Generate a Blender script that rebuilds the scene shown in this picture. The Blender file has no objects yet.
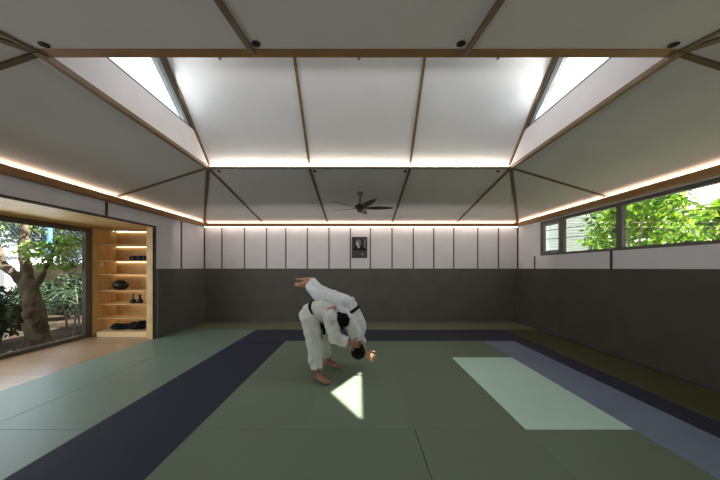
import bpy, bmesh, math, random
from mathutils import Vector, Matrix, noise
V = Vector
random.seed(7)
SC = bpy.context.scene
COL = SC.collection
CAMZ = 1.5
F = 266.0

def at(px, py, Y):
    """point of the place seen at pixel px,py at distance Y"""
    return V(((px - 360) / F * Y, Y, CAMZ + (268 - py) / F * Y))

# ------------------------------------------------------------------ materials
def srgb(r, g, b):
    f = lambda c: (c / 255 / 12.92) if c / 255 <= .04045 else ((c / 255 + .055) / 1.055) ** 2.4
    return (f(r), f(g), f(b), 1)

MATS = {}
def mat(name, col, rough=.6, spec=.4, var=.06, scale=6.0, bump=0.0, bscale=60.0, metal=0.0, stretch=(1, 1, 1), col2=None, sheen=0.0, detail=4):
    if name in MATS: return MATS[name]
    m = bpy.data.materials.new(name); m.use_nodes = True
    nt = m.node_tree; N = nt.nodes; L = nt.links
    b = N['Principled BSDF']
    b.inputs['Roughness'].default_value = rough
    b.inputs['Specular IOR Level'].default_value = spec
    b.inputs['Metallic'].default_value = metal
    if sheen: b.inputs['Sheen Weight'].default_value = sheen
    c = srgb(*col)
    tc = N.new('ShaderNodeTexCoord'); mp = N.new('ShaderNodeMapping')
    mp.inputs['Scale'].default_value = stretch
    L.new(tc.outputs['Object'], mp.inputs['Vector'])
    nz = N.new('ShaderNodeTexNoise'); nz.inputs['Scale'].default_value = scale; nz.inputs['Detail'].default_value = detail
    L.new(mp.outputs['Vector'], nz.inputs['Vector'])
    cr = N.new('ShaderNodeValToRGB')
    if col2: c1, c2 = c, srgb(*col2)
    else:
        c1 = tuple(max(0, x * (1 - var * 1.5)) for x in c[:3]) + (1,)
        c2 = tuple(min(1, x * (1 + var * 1.5)) for x in c[:3]) + (1,)
    cr.color_ramp.elements[0].color = c1; cr.color_ramp.elements[1].color = c2
    cr.color_ramp.elements[0].position = .3; cr.color_ramp.elements[1].position = .7
    L.new(nz.outputs['Fac'], cr.inputs['Fac']); L.new(cr.outputs['Color'], b.inputs['Base Color'])
    if bump:
        n2 = N.new('ShaderNodeTexNoise'); n2.inputs['Scale'].default_value = bscale; n2.inputs['Detail'].default_value = 3
        L.new(mp.outputs['Vector'], n2.inputs['Vector'])
        bp = N.new('ShaderNodeBump'); bp.inputs['Strength'].default_value = bump; bp.inputs['Distance'].default_value = .02
        L.new(n2.outputs['Fac'], bp.inputs['Height']); L.new(bp.outputs['Normal'], b.inputs['Normal'])
    MATS[name] = m
    return m

def emis(name, col, s):
    if name in MATS: return MATS[name]
    m = bpy.data.materials.new(name); m.use_nodes = True
    nt = m.node_tree; nt.nodes.clear()
    e = nt.nodes.new('ShaderNodeEmission'); o = nt.nodes.new('ShaderNodeOutputMaterial')
    e.inputs['Color'].default_value = (*col, 1); e.inputs['Strength'].default_value = s
    nt.links.new(e.outputs[0], o.inputs[0]); MATS[name] = m
    return m

def glass_mat():
    m = bpy.data.materials.new('window_glass'); m.use_nodes = True
    nt = m.node_tree; N = nt.nodes; N.clear()
    o = N.new('ShaderNodeOutputMaterial'); mx = N.new('ShaderNodeMixShader')
    t = N.new('ShaderNodeBsdfTransparent'); g = N.new('ShaderNodeBsdfGlossy'); lw = N.new('ShaderNodeLayerWeight'); pw = N.new('ShaderNodeMath'); f = N.new('ShaderNodeMath')
    pw.operation = 'POWER'; pw.inputs[1].default_value = 4; f.operation = 'MULTIPLY_ADD'; f.inputs[1].default_value = .25; f.inputs[2].default_value = .02
    nt.links.new(lw.outputs['Facing'], pw.inputs[0]); nt.links.new(pw.outputs[0], f.inputs[0])
    t.inputs[0].default_value = (.93, .96, .95, 1); g.inputs['Roughness'].default_value = .02; 
    nt.links.new(f.outputs[0], mx.inputs[0]); nt.links.new(t.outputs[0], mx.inputs[1]); nt.links.new(g.outputs[0], mx.inputs[2])
    nt.links.new(mx.outputs[0], o.inputs[0])
    return m

def leaf_mat(name, c1, c2, trans=.45):
    if name in MATS: return MATS[name]
    m = bpy.data.materials.new(name); m.use_nodes = True
    nt = m.node_tree; N = nt.nodes; L = nt.links; N.clear()
    o = N.new('ShaderNodeOutputMaterial'); mx = N.new('ShaderNodeMixShader'); mx.inputs[0].default_value = trans
    d = N.new('ShaderNodeBsdfPrincipled'); d.inputs['Roughness'].default_value = .5
    t = N.new('ShaderNodeBsdfTranslucent')
    tc = N.new('ShaderNodeTexCoord'); nz = N.new('ShaderNodeTexNoise'); nz.inputs['Scale'].default_value = 3.5; nz.inputs['Detail'].default_value = 6
    cr = N.new('ShaderNodeValToRGB'); cr.color_ramp.elements[0].color = srgb(*c1); cr.color_ramp.elements[1].color = srgb(*c2)
    cr.color_ramp.elements[0].position = .35; cr.color_ramp.elements[1].position = .65
    L.new(tc.outputs['Object'], nz.inputs['Vector']); L.new(nz.outputs['Fac'], cr.inputs['Fac'])
    L.new(cr.outputs['Color'], d.inputs['Base Color']); L.new(cr.outputs['Color'], t.inputs['Color'])
    L.new(d.outputs[0], mx.inputs[1]); L.new(t.outputs[0], mx.inputs[2]); L.new(mx.outputs[0], o.inputs[0])
    MATS[name] = m
    return m

def plank_mat(name, c1, c2, gap, width, length, rough=.35, rot=0):
    m = bpy.data.materials.new(name); m.use_nodes = True
    nt = m.node_tree; N = nt.nodes; L = nt.links; b = N['Principled BSDF']; b.inputs['Roughness'].default_value = rough
    tc = N.new('ShaderNodeTexCoord'); mp = N.new('ShaderNodeMapping'); mp.inputs['Rotation'].default_value = (0, 0, rot)
    br = N.new('ShaderNodeTexBrick'); br.offset = .5
    br.inputs['Color1'].default_value = srgb(*c1); br.inputs['Color2'].default_value = srgb(*c2); br.inputs['Mortar'].default_value = srgb(*gap)
    br.inputs['Scale'].default_value = 1; br.inputs['Mortar Size'].default_value = .003
    br.inputs['Brick Width'].default_value = length; br.inputs['Row Height'].default_value = width
    nz = N.new('ShaderNodeTexNoise'); nz.inputs['Scale'].default_value = 8
    m2 = N.new('ShaderNodeMapping'); m2.inputs['Scale'].default_value = (1, 12, 1)
    mix = N.new('ShaderNodeMix'); mix.data_type = 'RGBA'; mix.blend_type = 'MULTIPLY'; mix.inputs[0].default_value = .35
    L.new(tc.outputs['Object'], mp.inputs[0]); L.new(mp.outputs[0], br.inputs['Vector'])
    L.new(mp.outputs[0], m2.inputs[0]); L.new(m2.outputs[0], nz.inputs['Vector'])
    L.new(br.outputs['Color'], mix.inputs[6]); L.new(nz.outputs['Fac'], mix.inputs[7]); L.new(mix.outputs[2], b.inputs['Base Color'])
    return m

M_CEIL = mat('ceiling_board', (200, 196, 193), .85, .2, .02, 2)
M_WALLW = mat('white_wall_board', (224, 219, 221), .8, .2, .02, 3)
M_TRIM = mat('oak_strip', (120, 96, 66), .5, .4, .15, 5, stretch=(1, 1, 8))
M_DARKTRIM = mat('dark_oak_strip', (78, 64, 50), .6, .3, .12, 5)
M_RAIL = mat('oak_rail', (150, 110, 66), .5, .35, .12, 4, stretch=(1, 1, 6))
M_PAD_SHADED = mat('grey_pad_vinyl_shaded', (80, 78, 71), .7, .25, .05, 3, bump=.05, bscale=90)  # same pad vinyl, the right wall's dimmer light put into its colour
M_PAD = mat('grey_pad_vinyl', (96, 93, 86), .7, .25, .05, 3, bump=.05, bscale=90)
M_PLY = mat('plywood', (206, 172, 118), .5, .35, .1, 3, stretch=(1, 5, 1))
M_FLOORB = mat('concrete_slab', (90, 90, 88), .9, .2, .05)
M_MAT = {
 'green': mat('green_mat_vinyl', (104, 118, 97), .55, .35, .03, 1.2, bump=.06, bscale=160),
 'green_b': mat('green_mat_vinyl_b', (107, 121, 100), .55, .35, .03, 1.2, bump=.06, bscale=160),
 'green_l': mat('grey_green_mat_vinyl', (116, 134, 120), .42, .4, .03, 1.2, bump=.06, bscale=160),
 'olive_shaded': mat('olive_mat_vinyl_shaded', (82, 84, 58), .6, .25, .04, 1.2, bump=.06, bscale=160),  # olive vinyl with the shade along the right wall put into its colour
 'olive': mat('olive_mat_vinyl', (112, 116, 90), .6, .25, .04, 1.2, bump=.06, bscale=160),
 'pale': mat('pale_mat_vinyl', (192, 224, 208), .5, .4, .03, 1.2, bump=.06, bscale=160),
 'purple': mat('purple_mat_vinyl', (46, 48, 62), .75, .2, .04, 1.2, bump=.06, bscale=160),
 'violet': mat('violet_grey_mat_vinyl', (122, 133, 158), .5, .4, .04, 1.2, bump=.06, bscale=160),
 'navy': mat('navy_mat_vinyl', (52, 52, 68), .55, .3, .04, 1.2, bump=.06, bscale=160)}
M_FRAME = mat('window_frame_metal', (92, 88, 82), .45, .5, .03, 5)
M_FRAMEG = mat('skylight_frame_metal', (150, 156, 160), .4, .5, .03, 5)
M_GLASS = glass_mat()
M_BLACK = mat('black_plastic', (14, 14, 14), .45, .4, .1)
LEDC = (1, .80, .62)
M_LED = emis('warm_led', LEDC, 11)
M_LEDR = emis('ring_led', (1, .9, .78), 30)
M_LEDS = emis('shelf_led', (1, .82, .54), 8)

# ------------------------------------------------------------------ mesh helpers
class MB:
    def __init__(s): s.v = []; s.f = []
    def add(s, vs, fs):
        n = len(s.v); s.v += [tuple(v) for v in vs]; s.f += [tuple(i + n for i in f) for f in fs]; return s
    def box(s, x0, x1, y0, y1, z0, z1):
        return s.add([(x0,y0,z0),(x1,y0,z0),(x1,y1,z0),(x0,y1,z0),(x0,y0,z1),(x1,y0,z1),(x1,y1,z1),(x0,y1,z1)],
                     [(3,2,1,0),(4,5,6,7),(0,1,5,4),(1,2,6,5),(2,3,7,6),(3,0,4,7)])
    def rbox(s, x0, x1, y0, y1, z0, z1, c=.01):
        """box with its upper edges chamfered"""
        vs = []
        for z, i in ((z0, 0), (z1 - c, 0), (z1, c)):
            vs += [(x0+i,y0+i,z),(x1-i,y0+i,z),(x1-i,y1-i,z),(x0+i,y1-i,z)]
        fs = [(3,2,1,0),(8,9,10,11)]
        for r in (0, 4):
            for k in range(4): fs.append((r+k, r+(k+1)%4, r+4+(k+1)%4, r+4+k))
        return s.add(vs, fs)
    def prism(s, poly, d):
        n = len(poly); P = [V(p) for p in poly]; Q = [p + V(d) for p in P]
        return s.add(P + Q, [tuple(range(n))[::-1], tuple(range(n, 2*n))] + [(i,(i+1)%n,n+(i+1)%n,n+i) for i in range(n)])
    def bar(s, p0, p1, w, h, up, ext=0, drop=0):
        """rectangular bar p0->p1, width w across, height h along up, hanging below by drop"""
        p0, p1, up = V(p0), V(p1), V(up).normalized()
        d = (p1 - p0).normalized(); p0 = p0 - d*ext; p1 = p1 + d*ext
        side = d.cross(up).normalized(); up = side.cross(d).normalized()
        q = []
        for p in (p0, p1):
            for a, b in ((-1,-1),(1,-1),(1,1),(-1,1)):
                q.append(p + side*a*w/2 + up*(b*h/2 - drop))
        return s.add(q, [(3,2,1,0),(4,5,6,7),(0,1,5,4),(1,2,6,5),(2,3,7,6),(3,0,4,7)])
    def tube(s, pts, rs, n=8, cap=True, side=None):
        pts = [V(p) for p in pts]
        if not hasattr(rs, '__len__'): rs = [rs]*len(pts)
        vs = []; fs = []
        ref = V(side) if side is not None else None
        for i, p in enumerate(pts):
            d = (pts[min(i+1, len(pts)-1)] - pts[max(i-1, 0)]).normalized()
            a = ref if ref is not None else (V((0,0,1)) if abs(d.z) < .9 else V((1,0,0)))
            u = (a - d*a.dot(d)).normalized(); w = d.cross(u)
            r = rs[i] if hasattr(rs[i], '__len__') else (rs[i], rs[i])
            for k in range(n):
                t = 2*math.pi*k/n
                vs.append(p + u*math.cos(t)*r[0] + w*math.sin(t)*r[1])
        for i in range(len(pts)-1):
            for k in range(n):
                fs.append((i*n+k, i*n+(k+1)%n, (i+1)*n+(k+1)%n, (i+1)*n+k))
        if cap:
            fs.append(tuple(range(n))[::-1]); m = (len(pts)-1)*n; fs.append(tuple(range(m, m+n)))
        return s.add(vs, fs)
    def lathe(s, prof, c=(0,0,0), n=20, axis=None):
        c = V(c); vs = []; fs = []
        for r, z in prof:
            for k in range(n):
                t = 2*math.pi*k/n; vs.append(V((r*math.cos(t), r*math.sin(t), z)))
        if axis is not None:
            q = V((0,0,1)).rotation_difference(V(axis)); vs = [q @ v for v in vs]
        vs = [v + c for v in vs]
        for i in range(len(prof)-1):
            for k in range(n): fs.append((i*n+k, i*n+(k+1)%n, (i+1)*n+(k+1)%n, (i+1)*n+k))
        fs.append(tuple(range(n))[::-1]); m = (len(prof)-1)*n; fs.append(tuple(range(m, m+n)))
        return s.add(vs, fs)
    def ell(s, c, ax, n=14):
        """ellipsoid, ax = three scaled axis vectors"""
        c = V(c); A = [V(a) for a in ax]; vs = [c + A[2]]; fs = []; m = n//2
        for i in range(1, m):
            ph = math.pi*i/m
            for k in range(n):
                t = 2*math.pi*k/n
                vs.append(c + A[0]*math.sin(ph)*math.cos(t) + A[1]*math.sin(ph)*math.sin(t) + A[2]*math.cos(ph))
        vs.append(c - A[2]); last = len(vs)-1
        for k in range(n):
            fs.append((0, 1+k, 1+(k+1)%n)); fs.append((last, 1+(m-2)*n+(k+1)%n, 1+(m-2)*n+k))
        for i in range(m-2):
            for k in range(n): fs.append((1+i*n+k, 1+(i+1)*n+k, 1+(i+1)*n+(k+1)%n, 1+i*n+(k+1)%n))
        return s.add(vs, fs)
    def sph(s, c, r, n=12): return s.ell(c, [(r,0,0),(0,r,0),(0,0,r)], n)
    def cone(s, p0, r0, p1, r1, n=14, e0=True, e1=True):
        s.tube([p0, p1], [r0, r1], n)
        if e0: s.sph(p0, r0, n)
        if e1: s.sph(p1, r1, n)
        return s
    def chain(s, pts, rs, n=14, e0=True, e1=True):
        for i in range(len(pts)-1):
            s.cone(pts[i], rs[i], pts[i+1], rs[i+1], n, e0 or i > 0, e1 or i < len(pts)-2)
        return s
    def build(s, name, m, parent=None, smooth=False, recalc=True):
        me = bpy.data.meshes.new(name)
        off = V((0,0,0))
        if parent is not None: off = parent_world(parent)
        me.from_pydata([tuple(V(v) - off) for v in s.v], [], s.f); me.update()
        if recalc:
            b = bmesh.new(); b.from_mesh(me); bmesh.ops.recalc_face_normals(b, faces=b.faces); b.to_mesh(me); b.free()
        me.materials.append(m)
        if smooth: me.polygons.foreach_set('use_smooth', [True]*len(me.polygons))
        o = bpy.data.objects.new(name, me); COL.objects.link(o)
        if parent is not None: o.parent = parent
        return o

def parent_world(p):
    w = V((0,0,0))
    while p is not None: w += p.location; p = p.parent
    return w

def tag(o, label=None, cat=None, group=None, kind=None):
    if label: o['label'] = label
    if cat: o['category'] = cat
    if group: o['group'] = group
    if kind: o['kind'] = kind
    return o
def empty(name, loc=(0,0,0)):
    o = bpy.data.objects.new(name, None); o.location = loc; o.empty_display_size = .1; COL.objects.link(o); return o
def thing(name, label, cat, loc=(0,0,0), group=None): return tag(empty(name, loc), label, cat, group)
def struct(name, mb, m, parent=None, **k):
    o = mb.build(name, m, parent, **k)
    if parent is None: o['kind'] = 'structure'
    return o
def sgroup(name, loc=(0,0,0)):
    o = empty(name, loc); o['kind'] = 'structure'; return o

def remesh(mb, name, m, parent, voxel=.008, smooth=6, disp=0, dscale=.08, fac=.5):
    """fuse overlapping closed pieces into one continuous surface"""
    o = mb.build(name, m, parent, smooth=True)
    r = o.modifiers.new('r', 'REMESH'); r.mode = 'VOXEL'; r.voxel_size = voxel
    if smooth:
        sm = o.modifiers.new('s', 'SMOOTH'); sm.iterations = smooth; sm.factor = fac
    dg = bpy.context.evaluated_depsgraph_get(); dg.update()
    me = bpy.data.meshes.new_from_object(o.evaluated_get(dg))
    o.modifiers.clear(); old = o.data; o.data = me; bpy.data.meshes.remove(old); me.name = name
    if disp:
        me.calc_loop_triangles()
        nor = [v.normal.copy() for v in me.vertices]
        for v, n in zip(me.vertices, nor):
            p = v.co / dscale
            v.co += n * disp * (.9*noise.noise(p*.55) + .75 - 1.9*abs(noise.noise(V((p.x*.8, p.y*.8, p.z*.5)) + V((3,1,7)))))
    me.polygons.foreach_set('use_smooth', [True]*len(me.polygons))
    if not me.materials: me.materials.append(m)
    me.update()
    return o

# ------------------------------------------------------------------ dimensions
XL, XR, YB, YN = -4.35, 4.41, 7.43, -.47          # room walls
ZR = 2.785                                          # ceiling foot at the walls
RL, RR, RN, RF, RZ = -2.72, 2.70, 2.26, 4.76, 3.30  # ring of the raised lantern
RZN = 3.335
RIDGE_Y, RIDGE_Z = 3.48, 4.58
PADZ = 1.485
NX = -5.91                                          # window plane of the niche
N0, N1 = .9, 5.63                                   # niche opening along the left wall
NZ = 2.37

# ------------------------------------------------------------------ floor slab, niche floor, ground
struct('floor', MB().box(XL-.1, XR+.1, YN-.1, YB+.1, -.14, -.04), M_FLOORB)
M_WOODF = plank_mat('oak_floor', (186, 152, 120), (168, 136, 106), (110, 86, 62), .12, 1.4, .3)
struct('floor_niche', MB().box(NX-.06, XL-.035, N0, 6.25, -.1, -.002), M_WOODF)

# ------------------------------------------------------------------ tatami mats
def tatami(x0, x1, y0, y1, m, label, group=None):
    g, c = (.0004, .0012) if group and 'centre' in group else (.0008, .004)
    o = MB().rbox(x0+g, x1-g, y0+g, y1-g, -.04, 0, c).build('training_mat', M_MAT[m])
    tag(o, label, 'mat', group)
    return o
C = [-1.53, -.51, .51, 1.54, 2.55]
tatami(C[0], C[1], .47, 2.47, 'green', 'green training mat beside the left purple band, nearest row at the bottom of the photo', 'green mats of the centre field')
tatami(C[1], C[2]-.0025, .47, 2.47, 'green', 'green training mat in the nearest row, left of the visible seam at the bottom', 'green mats of the centre field')
tatami(C[2]+.0025, C[3], .47, 2.47, 'green', 'green training mat in the nearest row, right of the visible seam at the bottom', 'green mats of the centre field')
tatami(C[3], C[4], .47, 2.47, 'green_b', 'green training mat in front of the pale mat, nearest row', 'green mats of the centre field')
tatami(C[0], C[1], 2.47, 4.47, 'green', 'green training mat under the heels of the standing judoka', 'green mats of the centre field')
tatami(C[1], C[2], 2.47, 4.47, 'green_b', 'green training mat carrying the bright triangle of sunlight', 'green mats of the centre field')
tatami(C[2], C[3], 2.47, 4.47, 'green', 'green training mat directly left of the pale mat', 'green mats of the centre field')
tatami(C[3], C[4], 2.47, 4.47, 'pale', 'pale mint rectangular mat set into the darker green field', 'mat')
tatami(C[0], C[1], 4.47, 5.47, 'green', 'short green mat in the far row of the centre field, beside the left purple band', 'green mats of the centre field')
tatami(C[1], C[2], 4.47, 5.47, 'green', 'short green mat in the far row, behind the two judoka', 'green mats of the centre field')
tatami(C[2], C[3], 4.47, 5.47, 'green_b', 'short green mat in the far row, next left of the one behind the pale mat', 'green mats of the centre field')
tatami(C[3], C[4], 4.47, 5.47, 'green', 'short green mat in the far row, behind the pale mat', 'green mats of the centre field')
tatami(-2.53, C[0], -.4, 5.47, 'purple', 'long purple band of matting on the left, running from front to back')
tatami(-2.53, 3.50, 5.47, 6.47, 'navy', 'dark navy band of matting running across the back of the mats')
tatami(2.55, 3.17, -.4, 5.47, 'violet', 'violet grey band of matting running beside the pale mat on the right')
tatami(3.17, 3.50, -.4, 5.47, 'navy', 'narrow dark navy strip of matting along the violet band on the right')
ML = 'green_l'
for (a, b, side) in ((XL-.03, -3.49, 'edging the wooden floor'), (-3.49, -2.53, 'edging the left purple band')):
    tatami(a, b, .47, 2.47, ML, f'grey green mat {side}, before the bottom left cross seam', 'grey green mats by the niche')
    tatami(a, b, 2.47, 4.47, ML, f'grey green mat {side}, just behind the bottom left cross seam', 'grey green mats by the niche')
    tatami(a, b, 4.47, 6.47, ML, f'grey green mat {side}, farthest toward the corner', 'grey green mats by the niche')
for a, b, w in ((XL+.01, -1.5, 'left third, toward the niche'), (-1.5, 1.5, 'middle third, behind the judoka'), (1.5, XR-.02, 'right third, toward the dark corner')):
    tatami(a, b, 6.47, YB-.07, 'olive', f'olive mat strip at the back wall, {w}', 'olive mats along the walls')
tatami(3.50, XR-.07, 3.0, 6.47, 'olive_shaded', 'shaded olive mat strip along the right wall, far half', 'olive mats along the walls')
tatami(3.50, XR-.07, -.4, 3.0, 'olive_shaded', 'shaded olive mat strip along the right wall, near half', 'olive mats along the walls')

# ------------------------------------------------------------------ walls
T = .14
W1Y0, W1Y1, W1Z0, W1Z1 = .6, 6.52, 1.80, 2.62       # window band in the right wall
struct('wall_back', MB().box(XL-T, XR+T, YB, YB+T, -.14, 2.95), M_WALLW)
struct('wall_front', MB().box(XL-T, XR+T, YN-T, YN, -.14, 2.95), M_WALLW)
wl = MB()
wl.box(XL-T, XL, N1, YB, -.14, 2.95); wl.box(XL-T, XL, YN, N0, -.14, 2.95); wl.box(XL-T, XL, N0, N1, NZ+.02, 2.95)
struct('wall_left', wl, M_WALLW)
wr = MB()
wr.box(XR, XR+T, YN, YB, -.14, W1Z0); wr.box(XR, XR+T, YN, YB, W1Z1, 2.95)
wr.box(XR, XR+T, W1Y1, YB, W1Z0, W1Z1); wr.box(XR, XR+T, YN, W1Y0, W1Z0, W1Z1)
struct('wall_right', wr, M_WALLW)

# seams of the white wall boards: dark oak strips
n_trim = [0]
def trim(mb, m=M_DARKTRIM):
    n_trim[0] += 1
    return struct('trim_%d' % n_trim[0], mb, m)
for x in (-3.854,-3.226,-2.611,-2.07,-1.47,-.866,-.27,.288,.894,1.489,2.06,2.617,3.287,3.863):
    trim(MB().box(x-.014, x+.014, YB-.012, YB+.01, PADZ, 2.63))
for x in (XL+.012, XR-.012):
    trim(MB().box(x-.014, x+.014, YB-.03, YB-.002, PADZ, 2.63))
for y, z0 in ((6.47, PADZ), (4.56, NZ+.03), (2.6, NZ+.03)):
    trim(MB().box(XL-.01, XL+.012, y-.022, y+.022, z0, 2.63))
for y in (6.71, 4.665, 2.7):
    trim(MB().box(XR-.012, XR+.01, y-.02, y+.02, PADZ, 1.80 if y < 6.6 else 1.80))
# oak rail at the wall tops
def rail(p0, p1, nrm):
    n = V(nrm)
    a, b = V(p0) + n*.055, V(p1) + n*.055
    trim(MB().bar(a, b, .11, .10, (0,0,1)), M_RAIL)
RZc = 2.69
rail((XL, YB, RZc), (XR, YB, RZc), (0,-1,0))
rail((XL, YN, RZc), (XL, YB-.11, RZc), (1,0,0))
rail((XR, YN, RZc), (XR, YB-.11, RZc), (-1,0,0))
# ------------------------------------------------------------------ LED strips
def led(p0, p1, w, h, m, label, up=(0,0,1)):
    o = MB().bar(p0, p1, w, h, up).build('light_strip', m); tag(o, label, 'light strip', 'warm light strips'); return o
ZL = 2.752
led((XL+.12, YB-.045, ZL), (XR-.12, YB-.045, ZL), .02, .012, M_LED, 'warm light strip above the oak rail of the back wall')
led((XL+.045, YN+.1, ZL), (XL+.045, YB-.12, ZL), .02, .012, M_LED, 'warm light strip above the oak rail of the left wall')
led((XR-.045, YN+.1, ZL), (XR-.045, YB-.12, ZL), .02, .012, M_LED, 'warm light strip above the oak rail of the right wall')
led((XL+.06, YB-.08, 2.634), (XR-.06, YB-.08, 2.634), .02, .008, emis('down_led', (1,.87,.76), 13), 'warm light strip under the rail washing the back wall boards')
led((RL+.05, RF-.01, RZ+.018), (RR-.05, RF-.01, RZ+.018), .02, .014, M_LEDR, 'bright light strip at the foot of the steep white ceiling panels')

# ------------------------------------------------------------------ wall padding
def padding(label, spans, mk):
    t = thing('wall_padding', label, 'wall padding', (0,0,0))
    for a, b in spans:
        mk(a, b).build('pad', M_PAD_SHADED if 'right wall' in label else M_PAD, t)
def pad_back(a, b): return MB().prism([(a+.0005,YB,0.002),(b-.0005,YB,.002),(b-.0005,YB,PADZ),(a+.0005,YB,PADZ)], (0,-.055,0))
xs = [XL, -3.57, -2.72, -1.87, -1.02, -.17, .68, 1.53, 2.38, 3.23, XR-.056]
padding('dark grey wall padding on the back wall behind the two judoka', list(zip(xs, xs[1:])), pad_back)
def pad_left(a, b): return MB().prism([(XL,a+.001,.002),(XL,b-.001,.002),(XL,b-.001,PADZ),(XL,a+.001,PADZ)], (.055,0,0))
padding('dark grey wall padding between the lit shelves and the back corner', [(5.66, 6.47), (6.47, YB-.058)], pad_left)
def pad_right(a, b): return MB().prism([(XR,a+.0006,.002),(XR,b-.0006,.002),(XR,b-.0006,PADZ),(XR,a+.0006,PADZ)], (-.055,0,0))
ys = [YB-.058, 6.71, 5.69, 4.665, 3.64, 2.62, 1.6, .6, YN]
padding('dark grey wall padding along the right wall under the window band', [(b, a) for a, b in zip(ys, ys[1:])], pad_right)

# ------------------------------------------------------------------ ceiling
ceil = sgroup('ceiling')
def panel(poly, out, m=M_CEIL, th=.06, name='ceiling_panel'):
    P = [V(p) for p in poly]; n = (P[1]-P[0]).cross(P[2]-P[0]).normalized()
    if n.dot(V(out)) < 0: n = -n
    return MB().prism(P, n*th).build(name, m, ceil)
EX = .16
zo = lambda: ZR
BL, BR_, NLc, NRc = (XL,YB,ZR), (XR,YB,ZR), (XL,YN,ZR), (XR,YN,ZR)
FL, FR, NL, NR = (RL,RF,RZ), (RR,RF,RZ), (RL,RN,RZN), (RR,RN,RZN)
dx3 = [RL, -.91, .90, RR]
up = (0,0,1)
# left and right slopes
panel([(XL,RF,ZR), BL, FL], up); panel([(XL,RN,ZR), (XL,RF,ZR), FL, NL], up); panel([NLc, (XL,RN,ZR), NL], up)
panel([(XR,RF,ZR), BR_, FR], up); panel([(XR,RN,ZR), (XR,RF,ZR), FR, NR], up); panel([NRc, (XR,RN,ZR), NR], up)
for (Yw, Yr, c0, c1, rz) in ((YB, RF, BL, BR_, RZ), (YN, RN, NLc, NRc, RZN)):
    panel([c0, (RL,Yw,ZR), (RL,Yr,rz)], up); panel([(RR,Yw,ZR), c1, (RR,Yr,rz)], up)
    for a, b in zip(dx3, dx3[1:]): panel([(a,Yw,ZR), (b,Yw,ZR), (b,Yr,rz), (a,Yr,rz)], up)
# steep panels of the lantern
for Yr, s, rz in ((RF, 1, RZ), (RN, -1, RZN)):
    y0 = Yr + s*.09
    for a, b in zip(dx3, dx3[1:]):
        panel([(a,y0,rz-.005), (b,y0,rz-.005), (b,RIDGE_Y,RIDGE_Z+.07), (a,RIDGE_Y,RIDGE_Z+.07)], up, mat('steep_panel', (214,212,212), .85, .2, .02, 2))
    panel([(RL,Yr,rz+.003), (RR,Yr,rz+.003), (RR,y0+s*.01,rz+.003), (RL,y0+s*.01,rz+.003)], up, th=.02)
# oak strips on the seams
def strip(a, b, w=.05, h=.03, nrm=(0,0,1), m=mat('ceiling_oak', (104,84,58), .55, .3, .12, 5), name='oak_strip'):
    return MB().bar(a, b, w, h, nrm, drop=.005).build(name, m, ceil)
for x, xr, yr, yw in ((XL, RL, RF, YB), (XR, RR, RF, YB), (XL, RL, RN, YN), (XR, RR, RN, YN)):
    s = 1 if yr == RF else -1; rz = RZ if s == 1 else RZN
    n1 = V((-1 if x < 0 else 1, 0, 3)); n2 = V((0, s, 5))
    strip((xr,yr,rz), (x,yw,ZR), .055, .03, n1 + n2)
    strip((xr,yr,rz), (x,yr,ZR), .045, .026, n1)
    strip((xr,yr,rz), (xr,yw,ZR), .045, .026, n2)
for s, yr, yw, rz in ((1, RF, YB, RZ), (-1, RN, YN, RZN)):
    for x in dx3[1:3]:
        strip((x,yr,rz), (x,yw,ZR), .045, .026, (0,s,5))
        strip((x,yr+s*.09,rz), (x,RIDGE_Y,RIDGE_Z+.07), .04, .03, (0,s,1), M_TRIM)
    for x in (RL+.015, RR-.015):
        strip((x,yr+s*.09,rz), (x,RIDGE_Y,RIDGE_Z+.07), .03, .04, (0,s,1), M_TRIM)
def beam(a, b, w, h, m, dr=.01): return MB().bar(a, b, w, h, (0,0,1), ext=.03, drop=dr).build('ring_beam', m, ceil)
beam(NL, NR, .085, .05, M_RAIL, -.012); beam(FL, FR, .06, .03, M_TRIM, .005)
beam(NL, FL, .06, .05, M_TRIM); beam(NR, FR, .06, .05, M_TRIM)
# gable ends with triangular windows
GZ = 3.755
def gable(x, s, nwin):
    yof = lambda z: (RIDGE_Z+.06 - z)
    a = yof(GZ)
    MB().prism([(x,RN-.06,RZN-.02), (x,RF+.06,RZ-.01), (x,RIDGE_Y+a,GZ), (x,RIDGE_Y-a,GZ)], (s*.10,0,0)).build('gable_panel', M_WALLW, ceil)
    w = sgroup('window_%d' % nwin)
    g0, gh, ga = GZ+.04, .57, .69            # glass foot, height, half length
    A = [(RIDGE_Y-a,GZ), (RIDGE_Y+a,GZ), (RIDGE_Y,RIDGE_Z+.06)]
    B = [(RIDGE_Y-ga,g0), (RIDGE_Y+ga,g0), (RIDGE_Y,g0+gh)]
    C2 = [(RIDGE_Y-ga-.12,g0-.02), (RIDGE_Y+ga+.12,g0-.02), (RIDGE_Y,g0+gh+.15)]
    for i in range(3):
        j = (i+1) % 3
        MB().prism([(x,*A[i]), (x,*A[j]), (x,*C2[j]), (x,*C2[i])], (s*.05,0,0)).build('frame', M_FRAME if i else M_FRAME, w)
        MB().prism([(x+s*.02,*C2[i]), (x+s*.02,*C2[j]), (x+s*.02,*B[j]), (x+s*.02,*B[i])], (s*.05,0,0)).build('sash', M_FRAMEG, w)
    MB().prism([(x+s*.05,*p) for p in B], (s*.008,0,0)).build('pane', M_GLASS, w)
gable(RL, -1, 3); gable(RR, 1, 4)

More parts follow.
